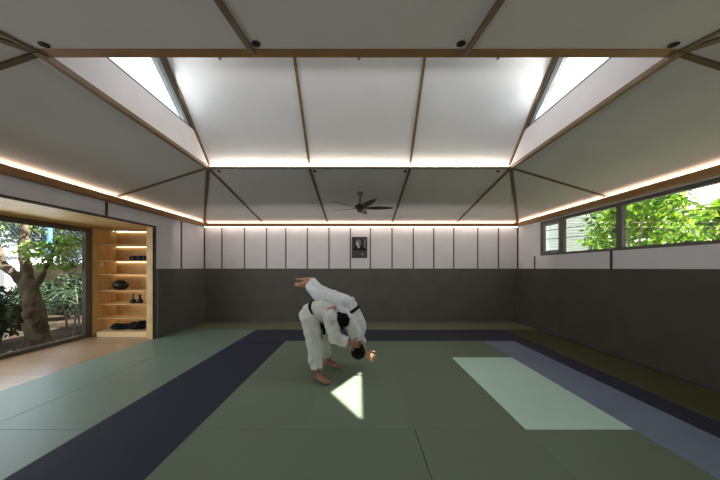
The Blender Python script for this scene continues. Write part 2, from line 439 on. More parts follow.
# ceiling spotlights and small fittings
def on_plane(px, py, pt, n):
    d = V(((px-360)/F, 1, (268-py)/F)); o = V((0,0,CAMZ)); n = V(n)
    return o + d * ((V(pt)-o).dot(n) / d.dot(n))
sl = (RZ-ZR)/(YB-RF)
n_far = V((0, -sl, -1)).normalized(); n_near = V((0, (RZN-ZR)/(RN-YN), -1)).normalized(); n_steep = V((0,-1,-1)).normalized()
def spot(px, py, pt, n, r, label, group):
    p = on_plane(px, py, pt, n)
    t = thing('spotlight', label, 'spotlight', p, group)
    MB().lathe([(r*.6,.0),(r*1.0,.0),(r*1.12,-.004),(r*1.12,-.012),(r*.8,-.014),(r*.75,-.006)], p, 20, axis=-n).build('trim_ring', M_BLACK, t)
    MB().lathe([(r*.1,.0),(r*.74,.0),(r*.74,-.006),(r*.3,-.009)], p + n*.001, 16, axis=-n).build('lens', mat('dark_lens', (6,6,6), .6, .2), t)
for px, py, w in ((44,44,'far left end of the near beam'), (256,43,'left middle of the near beam'), (461,43,'right middle of the near beam'), (674,44,'far right end of the near beam')):
    spot(px, py, NL, n_near, .032, f'black round recessed ceiling spotlight at the {w}', 'black recessed spotlights by the near beam')
for px, py, w in ((219,171,'leftmost seam'), (315,171,'second seam'), (405,171,'third seam'), (498,171,'rightmost seam')):
    spot(px, py, FL, n_far, .026, f'small dark ceiling spotlight under the bright strip beside the {w}', 'small spotlights on the far slope')
for px, w in ((220,'left'), (359,'middle'), (498,'right')):
    p = on_plane(px, 58.5, (0, RF+.07, RZ-.005), n_steep)
    o = MB().lathe([(.018,0),(.02,.006),(.012,.012),(.006,.028)], p, 14, axis=n_steep).build('ceiling_fitting', mat('grey_fitting', (110,105,98), .4, .4))
    tag(o, f'tiny round fitting on the {w} steep white panel, just past the near beam', 'fitting', 'tiny fittings on the steep panels')

# ------------------------------------------------------------------ niche in the left wall: soffit, window, shelves
struct('ceiling_niche', MB().box(NX-.05, XL-.035, N0, 6.25, NZ, NZ+.1), M_PLY)
nw = MB()
nw.box(NX-.05, XL-T, N0-.1, N0, -.1, NZ+.1)
struct('wall_niche', nw, M_PLY)
trim(MB().box(XL-.03, XL+.014, N0, N1+.03, NZ-.012, NZ+.022))
trim(MB().box(XL-.03, XL+.014, N1, N1+.03, 0, NZ-.013))
win = sgroup('window_1')
y1 = 5.84
MB().box(NX-.06, NX+.02, N0, y1, NZ-.10, NZ-.002).build('frame', M_FRAME, win)
MB().box(NX-.06, NX+.02, N0, y1, 0, .07).build('frame', M_FRAME, win)
MB().box(NX-.06, NX+.02, y1-.13, y1, .07, NZ-.10).build('frame', M_FRAME, win)
MB().box(NX-.06, NX+.02, N0, N0+.1, .07, NZ-.10).build('frame', M_FRAME, win)
MB().box(NX-.06, NX+.02, 2.6, 2.68, .07, NZ-.10).build('frame', M_FRAME, win)
MB().box(NX-.024, NX-.016, N0+.1, y1-.13, .07, NZ-.10).build('pane', M_GLASS, win)

SX0, SX1, SY0, SY1 = -5.86, -4.51, 5.86, 6.41
sh = thing('shelf_unit', 'built-in lit plywood shelf unit in the niche beside the garden window', 'shelves', (-5.1, 5.95, 0))
MB().box(NX-.05, SX0, y1+.002, SY1+.02, 0, NZ-.002).build('side_panel', M_PLY, sh)
MB().box(SX1, XL-.145, N1-.012, SY1+.02, 0, NZ-.002).box(XL-.145, XL-.031, N1-.012, N1-.001, 0, NZ-.002).build('side_panel', M_PLY, sh)
MB().box(SX0, SX1, SY1, SY1+.02, 0, NZ-.002).build('back_panel', M_PLY, sh)
MB().box(SX0+.15, SX1, 5.77, SY1, 0, .11).build('plinth', mat('pale_ply', (232,200,150), .5, .3, .08, 3, stretch=(1,5,1)), sh)
SHZ = [.385, .70, 1.003, 1.366, 1.667, 2.028]
for z in SHZ:
    s_ = MB().box(SX0, SX1, 5.93, SY1, z-.022, z).build('shelf', M_PLY, sh)
    MB().box(SX0+.02, SX1-.02, SY1-.03, SY1-.018, z-.028, z-.0225).build('shelf_light', M_LEDS, s_)
MB().box(SX0+.02, SX1-.02, SY1-.03, SY1-.018, NZ-.008, NZ-.0025).build('shelf_light', M_LEDS, sh)
# light switch
t = thing('light_switch', 'small white light switch plate inside the shelf unit on its left side', 'switch', (SX0, 6.0, 1.59))
MB().box(SX0+.001, SX0+.008, 5.985, 6.075, 1.53, 1.63).build('plate', mat('white_plastic', (225,215,195), .4, .4), t)
MB().box(SX0+.008, SX0+.013, 6.01, 6.05, 1.55, 1.61).build('rocker', MATS['white_plastic'], t)
# things on the shelves
MDK = mat('black_lacquer', (20,19,18), .3, .5, .2, 12)
# rolled black bundle on the second shelf from the top
zb = 1.668
t = thing('rolled_bundle', 'rolled black patterned bundle lying on the second shelf from the top', 'bundle', (-5.0, 6.08, zb))
mb = MB()
prof = [(.01,0),(.045,.003),(.054,.03),(.049,.13),(.054,.25),(.05,.36),(.044,.40),(.01,.405)]
mb.lathe(prof, (-5.24,6.08,zb+.058), 18, axis=(1,0,0)); mb.build('roll', mat('black_cloth', (26,25,24), .8, .2, .4, 25, bump=.4, bscale=40), t, smooth=True)
for k, dx in enumerate((.07,.17,.27)):
    MB().lathe([(.048,-.009),(.057,-.007),(.057,.007),(.048,.009)], (-5.24+dx*1.2,6.08,zb+.058), 18, axis=(1,0,0)).build('tie', mat('grey_cloth', (110,106,100), .8, .2), t)
# squat black jar
zb = 1.004
t = thing('round_jar', 'squat round black jar at the left of the middle shelf', 'jar', (-5.45,6.06,zb))
MB().lathe([(.05,0),(.075,.004),(.115,.03),(.143,.075),(.150,.11),(.143,.145),(.115,.185),(.07,.205)], (-5.45,6.06,zb), 28).build('body', MDK, t, smooth=True)
MB().lathe([(.066,.203),(.072,.207),(.066,.216),(.03,.221),(.01,.222)], (-5.45,6.06,zb), 24).build('lid', MDK, t, smooth=True)
# two small bottles
zb = .701
for i, (x, h, lab) in enumerate(((-5.16,.20,'small black bottle with a thin neck, left one of two on the lower shelf'), (-5.005,.195,'small black flask with a wider neck, right one of two on the lower shelf'))):
    t = thing('bottle', lab, 'bottle', (x,6.05,zb), 'black bottles on the lower shelf')
    w = .058 if i == 0 else .06; nk = .012 if i == 0 else .022
    MB().lathe([(w*.8,0),(w,.008),(w,.05),(w*.85,.075),(nk*1.3,.10),(nk,.115),(nk,h-.03)], (x,6.05,zb), 20).build('body', MDK, t, smooth=True)
    MB().lathe([(nk*1.25,h-.031),(nk*1.45,h-.027),(nk*1.4,h-.004),(nk*.9,h)], (x,6.05,zb), 16).build('stopper', MDK, t, smooth=True)
# heap of folded black garments on the plinth: individual pieces
random.seed(3)
MCL = mat('black_garment', (24,24,28), .9, .2, .4, 20, bump=.5, bscale=30)
heap = [(-5.43,.12,.22,.13,'low folded black garment at the left end of the bottom shelf'), (-5.03,.12,.21,.21,'wide crumpled black garment in the middle of the bottom shelf'),
        (-4.70,.12,.15,.25,'taller crumpled black garment at the right end of the bottom shelf')]
for x, z0, hw, h, lab in heap:
    mb = MB()
    for k in range(7):
        u = random.uniform(-.75,.75); v = random.uniform(-.6,.6)
        mb.ell((x+u*hw, 6.06+v*.13, .11+h*.42), [(hw*.42,.02,0),(-.02,.09,0),(0,0,h*(.42-.1*abs(u)))], 12)
    mb.ell((x, 6.06, .11+h*.3), [(hw,0,0),(0,.17,0),(0,0,h*.3)], 16)
    o = remesh(mb, 'folded_garment', MCL, None, .012, 3, .012, .05)
    zmin = min(v.co.z for v in o.data.vertices); o.location.z += .111 - zmin
    tag(o, lab, 'garment', 'black garments on the bottom shelf')

# ------------------------------------------------------------------ right window band
w2 = sgroup('window_2')
fx0, fx1 = XR+.02, XR+.09
def fr(y0, y1, z0, z1, m=M_FRAME, name='frame'): return MB().box(fx0, fx1, y0, y1, z0, z1).build(name, m, w2)
fr(W1Y0, W1Y1, W1Z0, W1Z0+.05); fr(W1Y0, W1Y1, W1Z1-.06, W1Z1)
for y0_, y1_ in ((W1Y1-.05, W1Y1), (5.80, 5.90), (4.50, 4.60), (W1Y0, W1Y0+.06)): fr(y0_, y1_, W1Z0+.05, W1Z1-.06)
fr(2.55, 2.63, W1Z0+.05, W1Z1-.06)
for a, b in ((W1Y0+.06, 2.55), (2.63, 4.50), (4.60, 5.80)):
    MB().box(XR+.05, XR+.058, a, b, W1Z0+.05, W1Z1-.06).build('pane', M_GLASS, w2)
# casement leaf
cs = MB().box(XR+.03, XR+.08, 5.90, 5.955, W1Z0+.05, W1Z1-.06)
cs.box(XR+.03, XR+.08, 6.415, 6.47, W1Z0+.05, W1Z1-.06); cs.box(XR+.03, XR+.08, 5.955, 6.415, W1Z0+.05, W1Z0+.11); cs.box(XR+.03, XR+.08, 5.955, 6.415, W1Z1-.12, W1Z1-.06)
cs.build('casement', mat('casement_frame', (120,120,116), .4, .5), w2)
MB().box(XR+.05, XR+.058, 5.955, 6.415, W1Z0+.11, W1Z1-.12).build('pane', M_GLASS, w2)
MB().box(XR+.012, XR+.03, 6.0, 6.12, W1Z0+.055, W1Z0+.075).build('handle', mat('handle_metal', (180,178,172), .3, .6), w2)

# ------------------------------------------------------------------ portrait
px0, px1, pz0, pz1 = -.225, .20, 1.78, 2.365
yp = YB - .004
t = thing('portrait', 'framed black and white portrait photograph hanging on the back wall', 'picture', (0, yp, pz0))
fm = mat('dark_frame', (40,38,36), .4, .4)
fb = MB(); w = .022
fb.box(px0,px1,yp-.025,yp,pz0,pz0+w); fb.box(px0,px1,yp-.025,yp,pz1-w,pz1); fb.box(px0,px0+w,yp-.025,yp,pz0+w,pz1-w); fb.box(px1-w,px1,yp-.025,yp,pz0+w,pz1-w)
fb.build('frame', fm, t)
pr = MB().box(px0+w,px1-w,yp-.014,yp-.004,pz0+w,pz1-w).build('print', mat('print_backdrop', (52,50,48), .6, .3, .3, 5), t)
def flat(pts, dy, m, name):
    return MB().prism([(x, yp-.0145-dy, z) for x, z in pts], (0,-.0008,0)).build(name, m, pr)
def oval(cx, cz, rx, rz, n=24, sq=0): return [(cx+rx*math.cos(2*math.pi*k/n), cz+rz*math.sin(2*math.pi*k/n)*(1+sq*math.sin(2*math.pi*k/n))) for k in range(n)]
cx, cz = -.045, 2.195
mg = lambda n, c: mat(n, (c,c-1,c-3), .6, .25, .05, 9)
flat([(px0+w,2.03),(-.16,2.07),(-.09,2.11),(0.0,2.11),(.08,2.075),(px1-w,2.03),(px1-w,1.98),(px0+w,1.98)], .0, mg('print_suit', 18), 'jacket_print')
flat([(px0+w,pz0+w),(px1-w,pz0+w),(px1-w,1.985),(px0+w,1.985)], .0009, mg('print_lower', 74), 'lower_print')
flat([(-.075,2.09),(-.045,2.035),(-.01,2.09),(-.01,2.13),(-.075,2.13)], .0009, mg('print_shirt', 190), 'collar_print')
flat(oval(cx, cz, .062, .088), .0018, mg('print_face', 205), 'face_print')
flat(oval(cx-.005, cz+.062, .066, .04), .0027, mg('print_hair', 120), 'hair_print')
flat(oval(cx+.03, cz-.02, .03, .06), .0027, mg('print_face_shade', 120), 'face_shade_print')
for ex in (-.022, .02): flat(oval(cx+ex, cz+.012, .011, .006), .0036, mg('print_dark', 30), 'eye_print')
flat(oval(cx, cz-.045, .017, .005), .0036, mg('print_dark', 30), 'mouth_print')
flat([(.12,2.06),(.145,2.06),(.145,2.30),(.12,2.30)], .0009, mg('print_edge', 150), 'edge_print')
flat(oval(.07, 1.885, .026, .018), .0018, mg('print_mark', 190), 'mark_print')

# ------------------------------------------------------------------ ceiling fan
fy, fz = 5.72, 2.79
fx = 0.0
MF = mat('fan_bronze', (58,54,50), .4, .5, .08, 8); MFB = mat('fan_blade', (52,47,42), .5, .4, .12, 6)
mount = V((fx, fy, ZR + (YB-fy)*sl))
t = thing('ceiling_fan', 'five bladed dark ceiling fan hanging from the far ceiling slope', 'fan', mount)
MB().lathe([(.05,.03),(.075,.0),(.075,-.03),(.045,-.055),(.02,-.065)], mount, 24).build('canopy', mat('fan_grey', (120,116,110), .4, .5), t, smooth=True)
MB().tube([mount+V((0,0,-.05)), (fx,fy,fz+.06)], .026, 14).build('downrod', MATS['fan_grey'], t, smooth=True)
MB().lathe([(.03,.09),(.07,.075),(.105,.045),(.11,.01),(.095,-.02),(.06,-.035)], (fx,fy,fz), 28).build('motor', MF, t, smooth=True)
MB().lathe([(.06,-.034),(.07,-.05),(.055,-.085),(.02,-.10)], (fx,fy,fz), 24).build('light_kit', mat('fan_hub', (90,86,80), .3, .5), t, smooth=True)
for k in range(5):
    a = math.radians(6 + 72*k); d = V((math.cos(a), math.sin(a), 0)); sd = V((-d.y, d.x, 0))
    c = V((fx,fy,fz))
    b = MB().bar(c+d*.09, c+d*.20, .035, .008, (0,0,1)).build('blade', MF, t) if False else None
    mb = MB(); vs = []; n = 9
    for i in range(n):
        u = i/(n-1); r = .12 + u*.60
        wd = .012 + .056*math.sin(math.pi*(.14 + .83*u))
        tl = .25
        for sgn in (-1, 1):
            for dz in (-.004, .004):
                vs.append(c + d*r + sd*sgn*wd + V((0,0,-sgn*wd*tl + dz + .015*u)))
    fs = []
    for i in range(n-1):
        o = i*4
        fs += [(o,o+4,o+6,o+2),(o+1,o+3,o+7,o+5),(o,o+1,o+5,o+4),(o+2,o+6,o+7,o+3)]
    fs += [(0,2,3,1), ((n-1)*4,(n-1)*4+1,(n-1)*4+3,(n-1)*4+2)]
    bl = mb.add(vs, fs).build('blade', MFB, t)
    MB().bar(c+d*.07, c+d*.17, .04, .012, (0,0,1)).build('blade_bracket', MF, bl)

# ------------------------------------------------------------------ PEOPLE
SKIN1 = mat('skin_brown', (150,104,82), .5, .4, .08, 14)
SKIN2 = mat('skin_tan', (186,138,104), .5, .4, .08, 14)
GI1 = mat('white_gi_weave', (214,214,208), .85, .2, .03, 14, bump=.15, bscale=60, sheen=.1)
GI2 = mat('white_gi_weave_b', (222,224,228), .85, .2, .03, 14, bump=.15, bscale=60, sheen=.1)
BELT = mat('black_belt', (18,17,18), .8, .2, .2, 30)
HAIR = mat('black_hair', (7,6,6), .7, .2, .4, 40, bump=.5, bscale=120)
STITCH = mat('gi_collar', (196,195,188), .9, .15, .04, 14, bump=.5, bscale=60)
EYEW = mat('eye_white', (225,222,215), .3, .5); EYEB = mat('eye_dark', (20,14,10), .3, .5)

def hand(mb, wrist, d, palm, side, curl=.5, spread=.12, sc=1.0):
    """palm, five fingers of different lengths, thumb on the side of the palm"""
    w = V(wrist); d = V(d).normalized(); n = V(palm); n = (n - d*n.dot(d)).normalized(); t = d.cross(n).normalized() * side
    k = lambda v: v*sc
    mb.ell(w + d*k(.05), [t*k(.042), d*k(.058), n*k(.017)], 14)
    mb.cone(w - d*k(.01), k(.026), w + d*k(.03), k(.024))
    for off, ln, r in ((.032,.074,.0085), (.0105,.083,.009), (-.0115,.077,.0085), (-.032,.060,.0075)):
        p = w + d*k(.092 - abs(off)*.25) + t*k(off); mb.cone(w + d*k(.045) + t*k(off*.8), k(.012), p, k(r+.001))
        a = 0
        for f, rr in ((.45,1), (.3,.92), (.25,.82)):
            a += curl*(.75 if f > .4 else 1)
            q = p + (d*math.cos(a) + n*math.sin(a) + t*off/.032*spread*.5).normalized() * k(ln*f)
            mb.cone(p, k(r*rr), q, k(r*rr*.9), 10); p = q
    p0 = w + d*k(.022) + t*k(.028); d1 = (d*.62 + t*.72 + n*.35).normalized(); p1 = p0 + d1*k(.042)
    d2 = (d*.85 + t*.3 + n*(.3+.4*curl)).normalized(); p2 = p1 + d2*k(.032); p3 = p2 + (d2 + n*.3*curl).normalized()*k(.026)
    mb.cone(p0, k(.016), p1, k(.0125), 10); mb.cone(p1, k(.012), p2, k(.0105), 10); mb.cone(p2, k(.0105), p3, k(.0085), 10)

def foot(mb, ankle, d, upv, L=.235, inner=1):
    """heel, arch, ball and five toes; d heel->toe, upv out of the instep"""
    a = V(ankle); d = V(d).normalized(); u = V(upv); u = (u - d*u.dot(d)).normalized(); s = d.cross(u).normalized()*inner
    heel = a - u*.042 - d*.035; ball = a - u*.052 + d*(L*.60)
    mb.cone(a, .035, heel, .034); mb.cone(a + u*.005, .036, ball + u*.012, .024)
    mb.cone(heel, .03, ball, .022)
    mb.ell(ball + u*.002, [s*.044, d*.042, u*.021], 14)
    mb.cone(heel, .03, ball - s*.022, .02)
    for i, (off, ln, r) in enumerate(((.033,.062,.0135), (.012,.06,.0095), (-.005,.054,.009), (-.021,.046,.0085), (-.036,.036,.0085))):
        p = ball + s*off + d*.012 - u*.003; mb.cone(p, r*1.05, p + d*ln*.55 + u*.003, r, 10); mb.cone(p + d*ln*.55 + u*.003, r, p + d*ln - u*.004, r*.9, 10)

def head(mb, c, crown, face):
    c = V(c); z = V(crown).normalized(); f = V(face); f = (f - z*f.dot(z)).normalized(); x = f.cross(z)
    mb.ell(c + z*.025 - f*.012, [x*.075, f*.093, z*.088], 18)
    mb.ell(c - z*.03 + f*.022, [x*.061, f*.068, z*.085], 16)
    mb.cone(c - z*.085 + f*.055, .022, c - z*.04 + f*.0, .055)
    mb.cone(c + z*.012 + f*.088, .009, c - z*.022 + f*.104, .0135); mb.ell(c - z*.024 + f*.095, [x*.018, f*.013, z*.01], 10)
    mb.ell(c - z*.055 + f*.082, [x*.024, f*.012, z*.006], 10); mb.ell(c - z*.067 + f*.079, [x*.02, f*.012, z*.007], 10)
    mb.ell(c + z*.024 + f*.076, [x*.055, f*.014, z*.01], 12)
    for s in (-1, 1):
        mb.ell(c + x*s*.077 - f*.012 - z*.005, [x*.011, f*.02, z*.032], 12)
        mb.ell(c + x*s*.034 + f*.072 - z*.022, [x*.022, f*.014, z*.018], 10)
    return c, z, f, x
def face_bits(h, parent):
    c, z, f, x = h
    for s in (-1, 1):
        p = c + x*s*.031 + f*.0795 + z*.006
        e = MB().ell(p, [x*.0135, f*.009, z*.0075], 12).build('eye', EYEW, parent, smooth=True)
        MB().ell(p + f*.0065, [x*.006, f*.0035, z*.006], 10).build('iris', EYEB, e, smooth=True)
def hair_of(h, parent, thick=.013):
    c, z, f, x = h; mb = MB()
    mb.ell(c + z*.034 - f*.02, [x*(.077+thick), f*(.086+thick), z*(.086+thick)], 20)
    mb.ell(c - z*.015 - f*.045, [x*(.066+thick*.8), f*(.058+thick), z*(.075)], 16)
    for s in (-1, 1): mb.ell(c + x*s*.072 + z*.012 + f*.018, [x*.012, f*.014, z*.035], 10)
    random.seed(5)
    for k in range(70):
        th = random.uniform(0, 2*math.pi); ph = random.uniform(-.35, 1)
        r = math.sqrt(max(0, 1-ph*ph))
        dirv = x*math.cos(th)*r + f*math.sin(th)*r + z*ph
        if f.dot(dirv) > .55 and ph < .45: continue
        p = c + z*.03 - f*.018 + x*dirv.dot(x)*.082 + f*dirv.dot(f)*.09 + z*dirv.dot(z)*.09
        mb.cone(p, .012, p + dirv*.010 + (z*.2 - f*.6 + x*random.uniform(-.5,.5))*.02, .006, 8)
    remesh(mb, 'hair', HAIR, parent, .006, 2, .003, .02)

def band(center, axis, ru, rw, uvec, w, th, name, m, parent, n=36):
    """a flat belt round an elliptical waist"""
    c = V(center); a = V(axis).normalized(); u = V(uvec); u = (u - a*u.dot(a)).normalized(); v = a.cross(u)
    vs = []; fs = []
    for k in range(n):
        t = 2*math.pi*k/n; e = u*math.cos(t)*ru + v*math.sin(t)*rw; o = (u*math.cos(t)/ru + v*math.sin(t)/rw).normalized()
        vs += [c+e-a*w/2, c+e+a*w/2, c+e+o*th+a*w/2, c+e+o*th-a*w/2]
    for k in range(n):
        i, j = 4*k, 4*((k+1) % n)
        for q in range(4): fs.append((i+q, j+q, j+(q+1)%4, i+(q+1)%4))
    return MB().add(vs, fs).build(name, m, parent, smooth=True)

def ribbon(pts, w, th, side, name, m, parent):
    """flat band along pts; side = direction of its width (one vector or a list)"""
    pts = [V(p) for p in pts]; vs = []; fs = []
    for i, p in enumerate(pts):
        d = (pts[min(i+1,len(pts)-1)] - pts[max(i-1,0)]).normalized()
        s = V(side[i] if isinstance(side, list) else side); s = (s - d*s.dot(d)).normalized(); n = d.cross(s)
        vs += [p - s*w/2 - n*th/2, p + s*w/2 - n*th/2, p + s*w/2 + n*th/2, p - s*w/2 + n*th/2]
    for i in range(len(pts)-1):
        for q in range(4): fs.append((4*i+q, 4*i+(q+1)%4, 4*i+4+(q+1)%4, 4*i+4+q))
    fs += [(3,2,1,0), tuple(4*(len(pts)-1)+q for q in range(4))]
    return MB().add(vs, fs).build(name, m, parent, smooth=False)

# ---- the thrower: stands bent far forward, facing right
def thrower():
    t = thing('person', 'person with black hair in a white judo suit, standing bent forward and throwing a partner', 'person', (-.5, 3.75, 0), 'two judoka')
    pel, wai, mid, che, nek = V((-.695,3.75,.845)), V((-.64,3.74,.895)), V((-.535,3.72,.915)), V((-.43,3.70,.885)), V((-.335,3.665,.85))
    hR, hL = V((-.695,3.665,.835)), V((-.695,3.845,.83))
    kR, kL = V((-.607,3.555,.47)), V((-.555,3.975,.435))
    aR, aL = V((-.565,3.52,.095)), V((-.478,4.03,.095))
    sR, sL = V((-.385,3.55,.83)), V((-.355,3.85,.895))
    eR, wR = V((-.335,3.47,.605)), V((-.125,3.47,.51))
    eL, wL = V((-.14,3.99,.80)), V((.03,3.90,.64))
    hc = V((-.252,3.60,.80))
    sax = (sL - sR).normalized()
    b = MB()
    h = head(b, hc, (.62,-.55,-.38), (.35,.1,-.93))
    b.cone(nek, .058, hc - h[1]*.06 - h[2]*.015, .05)
    b.tube([pel, wai, mid, che, nek], [(.13,.10),(.125,.095),(.135,.10),(.145,.105),(.08,.07)], 18, side=sax)
    for hh, k, a in ((hR,kR,aR), (hL,kL,aL)):
        b.cone(pel*.3 + hh*.7, .095, k, .056); b.cone(k, .054, k*.65+a*.35 + V((-.02,0,0)), .052); b.cone(k*.65+a*.35 + V((-.02,0,0)), .052, a, .034)
    foot(b, aR, (.78,-.62,0), (0,0,1), .235, -1); foot(b, aL, (.93,-.35,0), (0,0,1), .235, 1)
    for s, e, w in ((sR,eR,wR), (sL,eL,wL)):
        b.cone(che*.35 + s*.65, .06, s, .058); b.cone(s, .054, e, .041); b.cone(e, .041, e*.65 + w*.35, .04); b.cone(e*.65 + w*.35, .04, w, .026)
    hand(b, wR, (1,.12,-.12), (.1,.9,-.2), 1, .6, sc=1.1)
    hand(b, wL, (.45,-.8,-.4), (-.7,-.3,-.3), 1, .6)
    body = remesh(b, 'body', SKIN1, t, .0055, 5)
    face_bits(h, body)
    hair_of(h, t)
    # trousers
    q = MB()
    q.tube([pel + (pel-wai)*.55, pel, wai], [(.125,.10),(.165,.135),(.145,.12)], 20, side=sax)
    q.ell(pel + V((-.025,0,-.02)), [(.13,0,0),(0,.175,0),(0,0,.13)], 18)
    for hh, k, a, cz in ((hR,kR,aR,.165), (hL,kL,aL,.16)):
        cuff = a + (k-a)*((cz-a.z)/(k.z-a.z))
        q.cone(hh, .122, k, .092); q.tube([k, cuff*.55+k*.45 + V((-.012,0,0)), cuff], [.092,.084,.070], 18)
    remesh(q, 'trousers', GI1, t, .009, 4, .014, .06)
    # jacket
    j = MB()
    j.tube([wai + (pel-wai)*.95, wai + (pel-wai)*.35, wai, mid, che, (che+nek)/2 + V((0,0,.0)), nek], [(.185,.158),(.172,.142),(.155,.128),(.168,.135),(.180,.14),(.15,.115),(.075,.07)], 24, side=sax)
    for s, e, w, fr_ in ((sR,eR,wR,.80), (sL,eL,wL,.8)):
        cuff = e + (w-e)*fr_
        j.cone(che*.4 + s*.6, .10, s, .098); j.cone(s, .095, e, .078); j.tube([e, (e+cuff)/2 + V((0,0,-.012)), cuff], [.078,.070,.066], 16)
    jk = remesh(j, 'jacket', GI1, t, .009, 4, .016, .06)
    # collar bands down the chest
    for sgn in (-1, 1):
        pts = [nek + sax*.075*sgn + V((.0,0,.05)), nek + sax*.085*sgn + V((.04,0,-.02)), che + sax*.075*sgn + V((.015,0,-.135)), mid + sax*.03*sgn + V((0,0,-.148)), wai + V((.05,-.0,-.145))]
        ribbon(pts, .05, .014, sax, 'collar', STITCH, jk)
    axis = (mid - pel).normalized()
    bl = band(wai + axis*.012, axis, .158, .133, sax, .042, .014, 'belt', BELT, t)
    kn = wai + V((.09,-.02,-.135))
    MB().ell(kn, [(.03,0,0),(0,.04,0),(0,0,.025)], 12).build('knot', BELT, bl, smooth=True)
    ribbon([kn, kn+V((.01,-.04,-.06)), kn+V((.0,-.055,-.15)), kn+V((.015,-.06,-.235))], .042, .009, (1,.5,0), 'belt_end', BELT, bl)
    ribbon([kn, kn+V((.03,.02,-.06)), kn+V((.045,.035,-.14)), kn+V((.04,.03,-.20))], .042, .009, (1,.3,0), 'belt_end', BELT, bl)
    return t

# ---- the partner: upside down over the thrower's back, legs swinging up to the left
def thrown():
    t = thing('person', 'person in white judo suit upside down in mid throw, bare feet highest at left', 'person', (-.15, 3.8, 0), 'two judoka')
    pel, wai, mid, che, nek = V((-.205,3.79,.985)), V((-.125,3.785,.885)), V((-.065,3.78,.77)), V((-.04,3.775,.64)), V((-.05,3.76,.50))
    hR, hL = V((-.245,3.70,1.0)), V((-.235,3.885,1.01))
    kR, kL = V((-.575,3.80,1.095)), V((-.565,3.98,1.13))
    aR, aL = V((-.79,4.03,1.262)), V((-.785,4.17,1.315))
    sR, sL = V((-.05,3.625,.575)), V((-.03,3.925,.57))
    eR, wR = V((-.15,3.60,.815)), V((-.325,3.645,.955))
    eL, wL = V((.03,3.93,.36)), V((.07,3.78,.29))
    hc = V((-.05,3.72,.36))
    sax = (sL - sR).normalized()
    b = MB()
    h = head(b, hc, (.12,-.1,-1), (-.75,.62,-.05))
    b.cone(nek, .058, hc - h[1]*.06 - h[2]*.015, .05)
    b.tube([pel, wai, mid, che, nek], [(.13,.10),(.12,.09),(.13,.095),(.14,.10),(.08,.07)], 18, side=sax)
    for hh, k, a in ((hR,kR,aR), (hL,kL,aL)):
        b.cone(pel*.3 + hh*.7, .092, k, .055); b.cone(k, .053, k*.65+a*.35, .05); b.cone(k*.65+a*.35, .05, a, .034)
    foot(b, aR, (-.93,.05,.16), (-.05,-.5,.85), .225, 1); foot(b, aL, (-.93,.05,.28), (.1,.3,.9), .225, -1)
    for s, e, w in ((sR,eR,wR), (sL,eL,wL)):
        b.cone(che*.35 + s*.65, .058, s, .056); b.cone(s, .052, e, .04); b.cone(e, .04, e*.65 + w*.35, .039); b.cone(e*.65 + w*.35, .039, w, .027)
    hand(b, wR, (-.92,.1,.16), (-.1,-.2,-.9), 1, .35, sc=1.1)
    hand(b, wL, (.84,-.30,-.45), (.2,-.95,.1), -1, .25, .5, sc=1.15)
    body = remesh(b, 'body', SKIN2, t, .0055, 5)
    face_bits(h, body)
    hair_of(h, t, .014)
    q = MB()
    q.tube([pel + (pel-wai)*.6, pel, wai], [(.12,.10),(.155,.125),(.135,.11)], 20, side=sax)
    for hh, k, a, fr_ in ((hR,kR,aR,.86), (hL,kL,aL,.86)):
        cuff = k + (a-k)*fr_
        q.cone(pel*.35 + hh*.65, .118, k, .088); q.tube([k, cuff*.5+k*.5 + V((0,0,-.01)), cuff], [.088,.078,.066], 18)
    remesh(q, 'trousers', GI2, t, .009, 4, .013, .06)
    j = MB()
    j.tube([wai + (pel-wai)*1.1, wai + (pel-wai)*.4, wai, mid, che, (che+nek)/2, nek], [(.17,.145),(.162,.132),(.142,.115),(.155,.122),(.168,.128),(.14,.105),(.075,.068)], 24, side=sax)
    for s, e, w, fr_ in ((sR,eR,wR,.88), (sL,eL,wL,.12)):
        cuff = e + (w-e)*fr_
        j.cone(che*.4 + s*.6, .095, s, .09)
        if fr_ > .3:
            j.cone(s, .086, e, .072); j.tube([e, (e+cuff)/2, cuff], [.072,.066,.06], 16)
        else: j.tube([s, (s+e)/2, e + (s-e)*.12], [.086,.075,.066], 16)
    jk = remesh(j, 'jacket', GI2, t, .009, 4, .015, .06)
    for sgn in (-1, 1):
        pts = [nek + sax*.075*sgn + V((.05,0,.0)), nek + sax*.08*sgn + V((-.05,0,.02)), che + sax*.07*sgn + V((-.13,0,.02)), mid + sax*.03*sgn + V((-.128,0,.02)), wai + V((-.10,0,-.06))]
        ribbon(pts, .048, .014, sax, 'collar', STITCH, jk)
    axis = (mid - pel).normalized()
    bl = band(wai, axis, .150, .124, sax, .042, .014, 'belt', BELT, t)
    kn = wai + V((-.10,-.03,-.08))
    MB().ell(kn, [(.03,0,0),(0,.04,0),(0,0,.025)], 12).build('knot', BELT, bl, smooth=True)
    ribbon([kn, kn+V((-.03,-.05,-.07)), kn+V((-.02,-.06,-.16))], .042, .009, (1,.5,0), 'belt_end', BELT, bl)
    return t
thrower(); thrown()

